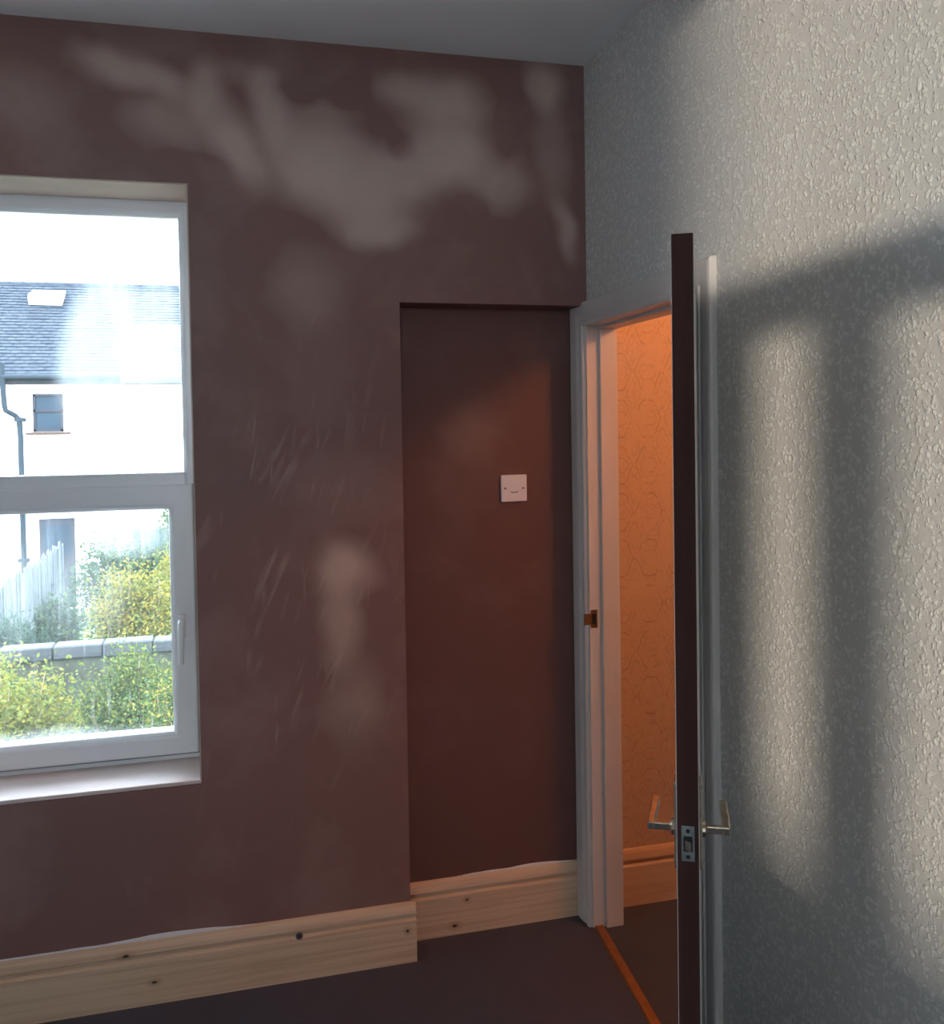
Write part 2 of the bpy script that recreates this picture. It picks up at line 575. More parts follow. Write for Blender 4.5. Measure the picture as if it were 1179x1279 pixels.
# back wall with window opening and shallow alcove
b = MB()
b.box(XL, WX0, 0, WT, 0, H)                      # left of the window
b.box(WX0, WX1, 0, WT, 0, WZ0)                   # under
b.box(WX0, WX1, 0, WT, WZ1, H)                   # over
b.box(WX1, AX, 0, WT, 0, H)                      # between window and alcove
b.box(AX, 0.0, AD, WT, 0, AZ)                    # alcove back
b.box(AX, 0.0, 0, WT, AZ, H)                     # over the alcove
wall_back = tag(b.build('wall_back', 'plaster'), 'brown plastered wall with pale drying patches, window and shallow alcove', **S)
# pale reveal lining
b = MB().box(WX0 + 0.004, WX1 - 0.004, 0.002, WD + 0.02, WZ1 - 0.004, WZ1 + 0.001)
b.build('reveal_head', 'reveal_plaster', wall_back)
MB().box(WX1 - 0.004, WX1 + 0.001, 0.002, WD + 0.02, WZ0 + 0.012, WZ1).build('reveal_side', 'reveal_plaster', wall_back)
MB().box(WX0 - 0.001, WX0 + 0.004, 0.002, WD + 0.02, WZ0 + 0.012, WZ1).build('reveal_side', 'reveal_plaster', wall_back)
MB().box(WX0, WX1, 0.002, WD + 0.03, WZ0, WZ0 + 0.012).build('sill_board', 'sill_paint', wall_back, bevel=0.003)

# right wall with door opening
b = MB()
b.box(0, RT, YR, DY0, 0, H)
b.box(0, RT, DY0, DY1, DZ, H)
b.box(0, RT, DY1, 0.0, 0, H) if DY1 < 0 else b.box(0, RT, DY1, 0.1128, 0, AZ)
b.box(0, RT, min(DY1, 0), 0.0, DZ, H) if DY1 < 0 else None
b.box(0, RT, 0.0, 0.1128, AZ, H)
wall_right = tag(b.build('wall_right', 'embossed_wallpaper'), 'right wall in pale grey embossed flake wallpaper beside the open door', **S)

tag(MB().box(XL - 0.1, XL, YR, WT, 0, H).build('wall_left', 'plain_wall'), 'plain left wall of the room', **S)
b = MB()
b.box(XL, W2X0, YR - WT, YR, 0, H)
b.box(W2X1, HX, YR - WT, YR, 0, H)
b.box(W2X0, W2X1, YR - WT, YR, 0, W2Z0)
b.box(W2X0, W2X1, YR - WT, YR, W2Z1, H)
tag(b.build('wall_rear', 'rear_wall_paint'), 'plain rear wall of the room with a second window', **S)

# hall
tag(MB().box(0.0, HX, HY, WT, 0, H).build('wall_hall_end', 'damask_wallpaper'), 'hall wall in warm lit damask patterned wallpaper seen through the doorway', **S)
tag(MB().box(HX, HX + 0.1, YR, WT, 0, H).build('wall_hall_side', 'damask_wallpaper'), 'far side wall of the hall', **S)

# ------------------------------------------------------------------ skirting boards
def skirt_profile(h, tks=0.02):
    # (out, z) from the floor up, out = distance from the wall
    return [(0, 0.0), (tks, 0.0), (tks, h * 0.70), (tks - 0.001, h * 0.715), (tks - 0.010, h * 0.740), (tks - 0.010, h * 0.775),
            (tks - 0.003, h * 0.795), (tks - 0.001, h * 0.83), (tks - 0.003, h * 0.885), (tks - 0.007, h * 0.945), (tks - 0.012, h * 0.985), (tks - 0.015, h), (0, h)]


def skirt(name, x0, x1, ywall, h=0.1776, parent=None, mat='pine'):
    prof = [(0, ywall - o, z) for o, z in skirt_profile(h)]
    return MB().prism(prof, (x0, 0, 0), (x1, 0, 0)).build(name, mat, parent)


bb = tag(skirt('baseboard_back', XL, AX + 0.014, 0.0), 'new bare pine skirting board with knots under the window', **S)
bb2 = tag(skirt('baseboard_alcove', AX + 0.0005, 0.0, AD), 'bare pine skirting board inside the shallow alcove', **S)
bb3 = tag(skirt('baseboard_hall', RT, HX, HY, 0.187), 'bare pine skirting board at the foot of the hall wall', **S)
# screw sunk into the front skirting, with its dark hole
def disc(mb, c, r, d0, d1, n=12, axis='y'):
    vs = []
    for d in (d0, d1):
        for k in range(n):
            a = 2 * math.pi * k / n
            vs.append((c[0] + r * math.cos(a), c[1] + d, c[2] + r * math.sin(a)))
    fs = [tuple(range(n)), tuple(range(2 * n - 1, n - 1, -1))] + [(i, (i + 1) % n, n + (i + 1) % n, n + i) for i in range(n)]
    return mb.add(vs, fs)


disc(MB(), (-0.929, -0.02, 0.131), 0.0105, -0.0006, 0.004).build('screw_hole', 'dark_slot', bb)
disc(MB(), (-0.929, -0.02, 0.131), 0.0060, -0.0012, 0.004).build('screw_head', 'aged_brass', bb)
# uneven bead of filler over the skirting
def caulk(name, x0, x1, y, h, parent, amp, seed, peak):
    n = 60
    vs, fs = [], []
    for i in range(n + 1):
        x = x0 + (x1 - x0) * i / n
        fade = min(1.0, (x1 - x) / 0.12, (x - x0) / 0.05)
        k = fade * (max(0.0, 0.0035 + 0.0022 * noise.noise(Vector((x * 14, seed, 3)))) + amp * math.exp(-((x - peak) / 0.13) ** 2))
        vs += [(x, y - 0.005, h - 0.001), (x, y - 0.0035, h + k * 0.7), (x, y + 0.0005, h + k)]
    for i in range(n):
        for j in range(2):
            a = i * 3 + j
            fs.append((a, a + 3, a + 4, a + 1))
    mb = MB().add(vs, fs)
    return mb.build(name, 'caulk', parent, smooth=True)


caulk('filler_bead', XL + 0.05, -1.05, 0.0, 0.1776, bb, 0.009, 2.0, -1.29)
caulk('filler_bead', -0.42, -0.03, AD, 0.1776, bb2, 0.005, 5.0, -0.12)

prof = [(-o, 0, z) for o, z in skirt_profile(0.1776)]
tag(MB().prism(prof, (0, YR, 0), (0, -0.80, 0)).build('baseboard_right', 'pine'), 'bare pine skirting board behind the open door', **S)

# ------------------------------------------------------------------ door frame
df = tag(empty('trim_1', (0, DY1, 0)), 'white painted door frame with moulded architrave', **S)


def architrave(path, width_dir, name):
    """moulded section along path (2 points); width_dir points away from the opening"""
    a, c, wda, wdc = path[0], path[1], Vector(width_dir[0]), Vector(width_dir[1])
    sec = [(0, 0), (0, 0.010), (0.004, 0.014), (0.012, 0.0145), (0.016, 0.011), (0.020, 0.012), (0.034, 0.017), (0.050, 0.018), (0.064, 0.019), (0.0715, 0.017), (0.075, 0.012), (0.075, 0)]
    vs = []
    for p, wd in ((Vector(a), wda), (Vector(c), wdc)):
        for w_, o_ in sec:
            vs.append(p + wd * w_ + Vector((-o_, 0, 0)))
    n = len(sec)
    fs = [tuple(range(n)), tuple(range(2 * n - 1, n - 1, -1))] + [(i, (i + 1) % n, n + (i + 1) % n, n + i) for i in range(n)]
    o = MB().add([tuple(Vector(v) - Vector((0, DY1, 0))) for v in vs], fs).build(name, 'white_gloss', df)
    return o


AL, AR = DY1 + 0.006, DY0 + 0.004       # inner edges of the left and right architrave
AT = DZ - 0.003
k = 1.28                                 # the left architrave is a little wider
architrave([(0, AL, 0), (0, AL, AT)], [(0, k, 0), (0, k, 1)], 'architrave')
architrave([(0, AR, 0), (0, AR, AT)], [(0, -1, 0), (0, -1, 1)], 'architrave')
architrave([(0, AL, AT), (0, AR, AT)], [(0, k, 1), (0, -1, 1)], 'architrave')
# lining (jambs and head) and stops
MB().box(-0.001, RT + 0.004, -0.002, 0.012, 0, DZ).build('lining', 'jamb_paint', df)
MB().box(-0.001, RT + 0.004, DY0 - DY1 - 0.012, DY0 - DY1 + 0.002, 0, DZ).build('lining', 'jamb_paint', df)
MB().box(-0.001, RT + 0.004, DY0 - DY1, 0, DZ - 0.002, DZ + 0.012).build('lining', 'jamb_paint', df)
MB().box(0.040, RT + 0.003, -0.014, 0.0005, 0, DZ).build('door_stop', 'jamb_paint', df, bevel=0.002)
MB().box(0.040, RT + 0.003, DY0 - DY1 - 0.0005, DY0 - DY1 + 0.012, 0, DZ).build('door_stop', 'jamb_paint', df, bevel=0.002)
MB().box(0.040, RT + 0.003, DY0 - DY1 + 0.012, -0.012, DZ - 0.012, DZ + 0.0005).build('door_stop', 'jamb_paint', df, bevel=0.002)
# strike plate with a lip and a dark keep hole
sp_ = MB()
sp_.box(0.002, 0.024, -0.0034, -0.001, 0.965, 1.022)
sp_.box(-0.020, 0.004, -0.0038, -0.001, 0.975, 1.010)
so = sp_.build('strike_plate', 'aged_brass', df)
MB().box(0.0065, 0.019, -0.0042, -0.0015, 0.978, 1.008).build('keep_hole', 'lock_shadow', so)

# threshold bar, laid slightly askew
pts = [(0.004, 0.030), (0.038, 0.030), (-0.014 - 0.024, DY0), (-0.047 - 0.024, DY0)]
h0 = 0.007
vs = [(x, y, 0.0) for x, y in pts] + [(pts[0][0] + 0.004, pts[0][1], h0), (pts[1][0] - 0.004, pts[1][1], h0), (pts[2][0] - 0.004, pts[2][1], h0), (pts[3][0] + 0.004, pts[3][1], h0)]
th = MB().add(vs, [(0, 3, 2, 1), (4, 5, 6, 7), (0, 1, 5, 4), (1, 2, 6, 5), (2, 3, 7, 6), (3, 0, 4, 7)]).build('trim_2', 'threshold_wood')
tag(th, 'orange brown carpet bar across the doorway floor', **S)

# ------------------------------------------------------------------ open door
E_ = Vector((-0.3623, -1.3668, 0))       # lock edge, corner on the right-hand face
Hn = Vector((-0.012, -0.7265, 0))
dv = (Hn - E_)
DL = dv.length
ang = math.atan2(dv.y, dv.x)
# local frame: x from lock edge to hinge, y to the left-hand face, z up
door = tag(empty('door_1', E_, ang), 'open white painted door seen on its dark brown bare lock edge', **S)
DT, DH0, DH1 = 0.0375, 0.008, 1.9182
leaf = MB().box(0.0015, DL - 0.004, 0.0, DT, DH0, DH1).build('leaf', 'door_paint', door, bevel=0.0015)
MB().box(0.0, 0.004, 0.0012, DT - 0.0012, DH0 + 0.001, DH1 + 0.0003).build('lock_edge', 'door_edge_wood', leaf)
for zz in (0.22, 1.68):
    MB().tube([(DL - 0.002, -0.006, zz - 0.05), (DL - 0.002, -0.006, zz + 0.05)], 0.006).build('hinge', 'lock_steel', door)
# lock face plate on the edge
LZ0, LZ1 = 0.868, 0.928
fp = MB().box(-0.0014, 0.003, DT / 2 - 0.011, DT / 2 + 0.011, LZ0, LZ1).build('lock_plate', 'lock_steel', door, bevel=0.001)
zc = (LZ0 + LZ1) / 2
def discx(c, r, d0, d1, n=12):
    vs = []
    for d in (d0, d1):
        for j in range(n):
            a = 2 * math.pi * j / n
            vs.append((c[0] + d, c[1] + r * math.cos(a), c[2] + r * math.sin(a)))
    fs = [tuple(range(n)), tuple(range(2 * n - 1, n - 1, -1))] + [(i, (i + 1) % n, n + (i + 1) % n, n + i) for i in range(n)]
    return MB().add(vs, fs)


for zz in (LZ0 + 0.008, LZ1 - 0.008):
    discx((0, DT / 2, zz), 0.0036, -0.0019, 0.0).build('plate_screw', 'lock_shadow', fp)
MB().box(-0.0017, 0.0, DT / 2 - 0.0075, DT / 2 + 0.0075, zc - 0.013, zc + 0.013).build('latch_slot', 'lock_shadow', fp)
# the latch tongue: sprung bolt with a slanted face
tv = [(-0.0015, DT / 2 - 0.005, zc - 0.010), (-0.0015, DT / 2 + 0.005, zc - 0.010), (-0.009, DT / 2 - 0.005, zc - 0.010),
      (-0.0015, DT / 2 - 0.005, zc + 0.006), (-0.0015, DT / 2 + 0.005, zc + 0.006), (-0.009, DT / 2 - 0.005, zc + 0.006)]
MB().add(tv, [(0, 2, 1), (3, 4, 5), (0, 1, 4, 3), (1, 2, 5, 4), (2, 0, 3, 5)]).build('latch', 'aged_brass', fp)

# lever handles on both faces
def lever(side):
    f0 = DT if side > 0 else 0.0
    Y = lambda o: f0 + side * o
    sx_ = 0.062
    zs = 0.900
    pl = MB()
    ya, yb = sorted((Y(0.0), Y(0.005)))
    pl.box(sx_ - 0.022, sx_ + 0.022, ya, yb, zs - 0.065, zs + 0.085)
    plate = pl.build('handle_plate', 'aged_brass', door, bevel=0.002)
    for zz in (zs - 0.055, zs + 0.073):
        mb = MB().tube([(sx_, Y(0.004), zz), (sx_, Y(0.0068), zz)], [0.0048, 0.0036], 10)
        mb.build('plate_screw', 'screw_steel', plate)
    ro = MB().tube([(sx_, Y(0.004), zs), (sx_, Y(0.010), zs), (sx_, Y(0.013), zs)], [0.015, 0.014, 0.0085], 16)
    ro.build('rose', 'aged_brass', door, smooth=False)
    # square-section neck then a flat curved lever reaching towards the hinge
    lv = MB()
    lv.bar([(sx_, Y(0.010), zs), (sx_, Y(0.030), zs), (sx_, Y(0.0475), zs)], [0.013, 0.013, 0.014], (0, 0, 1), 0.0115)
    path = [(sx_ - 0.006, Y(0.045), zs), (sx_ + 0.02, Y(0.045), zs), (sx_ + 0.05, Y(0.044), zs + 0.001), (sx_ + 0.08, Y(0.0425), zs + 0.002), (sx_ + 0.105, Y(0.0415), zs + 0.001), (sx_ + 0.118, Y(0.0415), zs)]
    lv.bar(path, [0.014, 0.014, 0.013, 0.013, 0.014, 0.014], (0, 0, 1), 0.0135)
    lv.build('lever', 'aged_brass', door, bevel=0.0022)


lever(1)
lever(-1)

# ------------------------------------------------------------------ window 1
w1 = tag(empty('window_1', ((WX0 + WX1) / 2, WD, WZ0)), 'white plastic window with a fixed upper pane and an opening lower sash', **S)
O = Vector(((WX0 + WX1) / 2, WD, WZ0))


def wbox(name, mat, parent, x0, x1, y0, y1, z0, z1, bevel=0.003):
    return MB().box(x0 - O.x, x1 - O.x, y0 - O.y, y1 - O.y, z0 - O.z, z1 - O.z).build(name, mat, parent, bevel=bevel)


def wframe(name, mat, x0, x1, z0, z1, l, r, bt, tp, y0, y1, parent, bevel=0.004):
    mb = MB()
    # mitred picture frame with a slanted glazing bead
    out = [(x0, z0), (x1, z0), (x1, z1), (x0, z1)]
    inn = [(x0 + l, z0 + bt), (x1 - r, z0 + bt), (x1 - r, z1 - tp), (x0 + l, z1 - tp)]
    bd = 0.012
    mid = [(x0 + l - bd, z0 + bt - bd), (x1 - r + bd, z0 + bt - bd), (x1 - r + bd, z1 - tp + bd), (x0 + l - bd, z1 - tp + bd)]
    rings = [(out, y1), (out, y0), (mid, y0), (inn, y0 + 0.014), (inn, y1)]
    vs = [(x - O.x, y - O.y, z - O.z) for rg, y in rings for x, z in rg]
    fs = []
    n = len(rings)
    for i in range(n):
        j = (i + 1) % n
        for q in range(4):
            fs.append((i * 4 + q, i * 4 + (q + 1) % 4, j * 4 + (q + 1) % 4, j * 4 + q))
    mb.add(vs, fs)
    return mb.build(name, mat, parent, bevel=bevel)


TZ0, TZ1 = 1.449, 1.485                 # transom
GU = 1.2275                             # right edge of upper glass (-x)
wframe('outer_frame', 'upvc', WX0, WX1, WZ0 + 0.004, WZ1, 0.04, 0.036, 0.03, 0.050, WD, WD + 0.07, w1)
wbox('transom', 'upvc', w1, WX0 + 0.03, WX1 - 0.03, WD + 0.004, WD + 0.066, TZ0 - 0.02, TZ1, 0.006)
sash = wframe('sash', 'upvc', WX0 + 0.010, WX1 - 0.010, WZ0 + 0.030, TZ0 - 0.002, 0.070, 0.0725, 0.068, 0.073, WD - 0.014, WD + 0.055, w1, 0.005)
g_ = wbox('gasket', 'gasket', w1, WX0 + 0.006, WX1 - 0.006, WD - 0.0005, WD + 0.01, WZ0 + 0.024, WZ0 + 0.034, 0)
wbox('gasket', 'gasket', w1, WX1 - 0.0135, WX1 - 0.0065, WD - 0.0008, WD + 0.01, WZ0 + 0.03, TZ0, 0)
wbox('upper_pane', 'pane_glass_upper', w1, WX0 + 0.03, WX1 - 0.03, WD + 0.028, WD + 0.034, TZ1 - 0.006, WZ1 - 0.042, 0)
wbox('lower_pane', 'pane_glass_lower', sash, WX0 + 0.07, WX1 - 0.075, WD + 0.018, WD + 0.024, WZ0 + 0.09, TZ0 - 0.066, 0)
# espagnolette handle on the sash
hx = -1.243
hb = MB()
hb.box(hx - 0.011 - O.x, hx + 0.011 - O.x, WD - 0.024 - O.y, WD - 0.013 - O.y, 0.985 - O.z, 1.058 - O.z)
hbase = hb.build('handle_base', 'upvc', sash, bevel=0.005)
hl = MB()
hl.tube([Vector((hx, WD - 0.022, 1.034)) - O, Vector((hx, WD - 0.040, 1.036)) - O, Vector((hx - 0.001, WD - 0.049, 1.028)) - O, Vector((hx - 0.002, WD - 0.050, 1.000)) - O, Vector((hx - 0.003, WD - 0.048, 0.955)) - O, Vector((hx - 0.004, WD - 0.046, 0.912)) - O],
        [0.010, 0.010, 0.0105, 0.010, 0.009, 0.0075], 12)
hl.build('handle', 'upvc', sash, smooth=True)
disc(MB(), (hx - O.x, WD - 0.049 - O.y, 1.012 - O.z), 0.004, -0.0085, 0.002).build('handle_lock', 'gasket', sash)

# ------------------------------------------------------------------ window 2 (behind the camera)
O2 = O
O = Vector(((W2X0 + W2X1) / 2, YR, W2Z0))
w2 = tag(empty('window_2', O), 'second white window in the rear wall behind the viewer', **S)
wframe('outer_frame', 'upvc', W2X0, W2X1, W2Z0, W2Z1, 0.04, 0.05, 0.05, 0.03, YR - 0.16, YR - 0.09, w2)
wbox('side_panel', 'upvc', w2, W2X0 + 0.03, -1.575, YR - 0.158, YR - 0.092, W2Z0 + 0.03, 1.92, 0.004)
wbox('mullion', 'upvc', w2, -1.468, -1.378, YR - 0.157, YR - 0.093, W2Z0 + 0.03, 1.92, 0.004)
wbox('transom', 'upvc', w2, W2X0 + 0.03, W2X1 - 0.03, YR - 0.158, YR - 0.092, 1.85, 1.985, 0.004)
wbox('lower_pane', 'pane_glass', w2, -1.58, W2X1 - 0.04, YR - 0.128, YR - 0.122, W2Z0 + 0.04, 1.86, 0)
wbox('upper_pane', 'pane_glass', w2, W2X0 + 0.04, W2X1 - 0.04, YR - 0.128, YR - 0.122, 1.975, W2Z1 - 0.04, 0)
O = O2
portal('window_portal', ((WX0 + WX1) / 2, WT + 0.02, (WZ0 + WZ1) / 2), (R(-90), 0, 0), WX1 - WX0, WZ1 - WZ0)
portal('window_portal', ((W2X0 + W2X1) / 2, YR - WT - 0.02, (W2Z0 + W2Z1) / 2), (R(90), 0, 0), W2X1 - W2X0, W2Z1 - W2Z0)

# ================================================================== THINGS IN THE ROOM
sw = tag(empty('outlet_plate', (-0.2566 + 0.043, AD, 1.4522 - 0.043)), 'white square cable outlet plate screwed to the alcove wall', 'wall plate')
plate = MB().box(-0.043, 0.043, -0.008, 0.0, -0.043, 0.043).build('plate', 'switch_plastic', sw, bevel=0.003)
for sx_ in (-0.0302, 0.0302):
    s_ = disc(MB(), (sx_, -0.008, 0.0), 0.0042, -0.0008, 0.002).build('screw', 'screw_steel', sw)
    MB().box(sx_ - 0.0034, sx_ + 0.0034, -0.0092, -0.0085, -0.0006, 0.0006).build('screw_slot', 'dark_slot', s_)
MB().bar([(-0.012, -0.0083, -0.011), (-0.006, -0.0083, -0.0135), (0.006, -0.0083, -0.0135), (0.012, -0.0083, -0.011)], 0.0022, (0, 0, 1), 0.0012).build('cable_slot', 'dark_slot', sw)
MB().box(-0.017, 0.017, -0.0095, -0.0075, -0.0095, 0.016).build('centre_panel', 'switch_plastic', sw, bevel=0.001)

# hall pendant lamp
lp = tag(empty('pendant_lamp', (0.78, -1.02, H)), 'warm glowing paper globe lamp hanging from the hall ceiling', 'lamp')
MB().tube([(0, 0, 0), (0, 0, -0.012), (0, 0, -0.03)], [0.045, 0.045, 0.015], 20).build('ceiling_rose', 'switch_plastic', lp)
MB().tube([(0, 0, -0.02), (0, 0, -0.28)], 0.0035, 8).build('cord', 'black_cord', lp)
MB().tube([(0, 0, -0.27), (0, 0, -0.31)], 0.018, 14).build('lamp_holder', 'switch_plastic', lp)
bt = NT('paper_glow')
bt.base((0.9, 0.6, 0.35), 0.6)
bt.p.inputs['Emission Color'].default_value = (1.0, 0.40, 0.17, 1)
bt.p.inputs['Emission Strength'].default_value = 8.4
gl_p, gl_r = [], []
for i in range(17):
    a = math.pi * (0.07 + 0.86 * i / 16)
    gl_p.append((0, 0, -0.43 + 0.14 * math.cos(a)))
    gl_r.append(0.14 * math.sin(a) * (1.0 if i % 2 else 0.985))
MB().tube(gl_p, gl_r, 28).build('paper_globe', 'paper_glow', lp, smooth=True)

# ================================================================== OUTSIDE
GZ = -2.75
tag(MB().box(-45, 45, -60, 60, GZ - 0.3, GZ).build('ground', 'grass'), 'garden ground around the house', **S)
simple('bounce_pale', (0.68, 0.63, 0.56), 0.9, var=0.1, scale=1.5)  # unseen pale slabs added front and rear to bounce sky light upwards
tag(MB().box(-12, 10, WT + 0.02, 5.0, GZ, GZ + 0.06).build('bounce_slab', 'bounce_pale'), 'pale slab added below the window to bounce light up', **S)
tag(MB().box(-12, 10, -11.0, YR - WT - 0.02, GZ, GZ + 0.06).build('bounce_slab_rear', 'bounce_pale'), 'pale slab added behind the viewer to bounce light up', **S)
tag(MB().box(-5, 3, -8.2, YR - WT - 0.005, 2.86, 2.96).build('sky_blocker', 'plain_wall'), 'flat slab added over the rear window to block high sky', **S)  # added canopy, out of view, keeps high sky light off the lower walls
# two walls added out of view to soften the edges of the low sun
tag(MB().box(-16, -4.86, -11.2, -11.0, GZ, 4.6).build('wall_sun_softener', 'garden_brick'), 'unseen wall added behind the viewer to soften the side sun edge', **S)
tag(MB().box(-25, 20, -14.3, -13.9, GZ, 0.99).build('wall_sun_cutoff', 'garden_brick'), 'unseen wall added behind the viewer to soften the lower sun edge', **S)

# opposite house -------------------------------------------------------------
FY = 22.2
hs_ = tag(empty('opposite_house', (-4.5, FY, GZ)), 'white rendered house with slate roof seen through the window', 'house')
HO = Vector((-4.5, FY, GZ))


def hpart(mb, name, mat, parent=None, **kw):
    mb.v = [tuple(Vector(p) - HO) for p in mb.v]
    return mb.build(name, mat, parent or hs_, **kw)


EZ, RZ, RY = 3.07, 5.90, 26.5
hpart(MB().box(-16, 8, FY, FY + 9, GZ, EZ + 0.05), 'facade', 'render_white')
# slate roof: base plus overlapping courses of slates
rf = hpart(MB().prism([(0, FY - 0.25, EZ - 0.02), (0, RY, RZ - 0.06), (0, 2 * RY - FY + 0.25, EZ - 0.02)], (-16.2, 0, 0), (8.2, 0, 0)), 'roof', 'slate')
sl = MB()
dirv = Vector((0, RY - FY + 0.25, RZ - EZ + 0.0))
Ls = dirv.length
dirn = dirv.normalized()
nor = Vector((0, -dirn.z, dirn.y))
ncourse = 30
for i in range(ncourse):
    s0, s1 = Ls * i / ncourse, Ls * (i + 1.25) / ncourse
    s1 = min(s1, Ls)
    x = -12 + (0.13 if i % 2 else 0)
    while x < 3:
        wdt = 0.26
        p0 = Vector((0, FY - 0.25, EZ)) + dirn * s0 + nor * (0.028 + random.uniform(0, 0.012))
        p1 = Vector((0, FY - 0.25, EZ)) + dirn * s1 + nor * 0.004
        p2 = p0 - nor * 0.03
        sl.add([(x + 0.006, p0.y, p0.z), (x + wdt - 0.006, p0.y, p0.z), (x + wdt - 0.006, p1.y, p1.z), (x + 0.006, p1.y, p1.z), (x + 0.006, p2.y, p2.z), (x + wdt - 0.006, p2.y, p2.z)],
               [(0, 1, 2, 3), (4, 5, 1, 0)])
        x += wdt
so_ = hpart(sl, 'slates', 'slate', None)
so_['kind'] = 'stuff'
so_.parent = hs_
rd = MB()
hpart(MB().tube([(-16.2, RY, RZ - 0.02), (8.2, RY, RZ - 0.02)], 0.09, 8), 'ridge', 'slate')
hpart(MB().box(-16.1, 8.1, FY - 0.22, FY - 0.002, EZ - 0.22, EZ - 0.02), 'fascia', 'dark_trim')
hpart(MB().tube([(-16.1, FY - 0.30, EZ - 0.05), (8.1, FY - 0.30, EZ - 0.05)], 0.065, 8), 'gutter', 'grey_plastic')
# rooflight, propped open
t0 = 0.80
pr = Vector((-5.55, FY - 0.25, EZ)) + dirn * (Ls * t0)
rl = MB()
sxx = 0.42
a0 = pr - dirn * 0.42 + nor * 0.05
a1 = pr + dirn * 0.42 + nor * 0.05
b0 = a0 + nor * 0.28
b1 = a1 + nor * 0.06
rl.add([(a0.x - sxx, a0.y, a0.z), (a0.x + sxx, a0.y, a0.z), (a1.x + sxx, a1.y, a1.z), (a1.x - sxx, a1.y, a1.z), (b0.x - sxx, b0.y, b0.z), (b0.x + sxx, b0.y, b0.z), (b1.x + sxx, b1.y, b1.z), (b1.x - sxx, b1.y, b1.z)],
       [(0, 3, 2, 1), (4, 5, 6, 7), (0, 1, 5, 4), (1, 2, 6, 5), (2, 3, 7, 6), (3, 0, 4, 7)])
hpart(rl, 'rooflight', 'upvc')
# downpipe with swan neck
hpart(MB().tube([(-6.03, FY - 0.30, EZ + 0.28), (-6.03, FY - 0.30, EZ - 0.02), (-6.0, FY - 0.28, 2.35), (-5.98, FY - 0.26, 2.22), (-5.80, FY - 0.12, 2.10), (-5.72, FY - 0.10, 2.0), (-5.70, FY - 0.10, 1.6), (-5.70, FY - 0.10, GZ)], 0.062, 8, ), 'downpipe', 'grey_plastic')
for zz in (2.0, 0.35, -1.4):
    hpart(MB().box(-5.82, -5.58, FY - 0.18, FY - 0.001, zz - 0.04, zz + 0.04), 'pipe_bracket', 'grey_plastic')
# upper window of the house
wx0, wx1, wz0, wz1 = -5.42, -4.74, 1.70, 2.62
wn = hpart(MB().box(wx0 - 0.0, wx1 + 0.0, FY - 0.012, FY + 0.01, wz0, wz1), 'window', 'house_glass')
fr_ = MB()
fr_.box(wx0, wx0 + 0.06, FY - 0.05, FY, wz0, wz1).box(wx1 - 0.06, wx1, FY - 0.05, FY, wz0, wz1)
fr_.box(wx0, wx1, FY - 0.05, FY, wz1 - 0.06, wz1).box(wx0, wx1, FY - 0.05, FY, wz0, wz0 + 0.06)
fr_.box(wx0, wx1, FY - 0.05, FY, (wz0 + wz1) / 2 + 0.02, (wz0 + wz1) / 2 + 0.08)
hpart(fr_, 'window_frame', 'grey_frame')
hpart(MB().box(wx0 - 0.16, wx1 + 0.16, FY - 0.12, FY + 0.01, wz0 - 0.07, wz0 - 0.01), 'window_sill', 'brown_sill', bevel=0.01)
# back door and lower window
ld = hpart(MB().box(-5.35, -4.55, FY - 0.05, FY, -2.6, -0.42), 'back_door', 'grey_frame')
hpart(MB().box(-5.25, -4.65, FY - 0.06, FY - 0.03, -1.3, -0.55), 'door_pane', 'house_glass')
hpart(MB().box(-3.2, -2.0, FY - 0.05, FY, -1.9, -0.75), 'window', 'house_glass')

# shed on the far left with a sloping felt roof
sh = tag(empty('garden_shed', (-5.9, 17.0, GZ)), 'small dark roofed shed at the left edge of the window view', 'shed')
b = MB().box(-0.9, 0.25, -0.8, 0.8, 0, 1.75)
b.build('walls', 'fence_wood', sh)
MB().prism([(-1.05, 0, 2.3), (0.42, 0, 1.62), (0.42, 0, 1.70), (-1.05, 0, 2.38)], (0, -0.95, 0), (0, 0.95, 0)).build('roof', 'shed_felt', sh)

# fence of upright palings running away from us
fn = tag(empty('garden_fence', (-4.4, 12.6, GZ)), 'grey weathered paling fence running back towards the white house', 'fence')
pal = None
k = 0
yy = 0.0
while yy < 6.6:
    hgt_ = 2.0 + random.uniform(-0.05, 0.06)
    if pal is None:
        pal = MB().add([(-0.012, 0, 0), (0.012, 0, 0), (0.012, 0.13, 0), (-0.012, 0.13, 0), (-0.012, 0, 1.0), (0.012, 0, 1.0), (0.012, 0.13, 1.0), (-0.012, 0.13, 1.0), (-0.012, 0.065, 1.03), (0.012, 0.065, 1.03)],
                       [(0, 3, 2, 1), (0, 1, 5, 4), (2, 3, 7, 6), (1, 2, 6, 9, 5), (3, 0, 4, 8, 7), (4, 5, 9, 8), (8, 9, 6, 7)]).build('paling', 'fence_wood', fn)
        o = pal
    else:
        o = pal.copy()
        COL.objects.link(o)
        o.parent = fn
    o.location = (random.uniform(-0.01, 0.01), yy, 0)
    o.scale = (1, 1, hgt_)
    o.rotation_euler = (random.uniform(-0.03, 0.03), 0, 0)
    yy += 0.165
for zz in (0.4, 1.3):
    MB().box(-0.06, -0.012, 0, 6.6, zz, zz + 0.08).build('rail', 'fence_wood', fn)

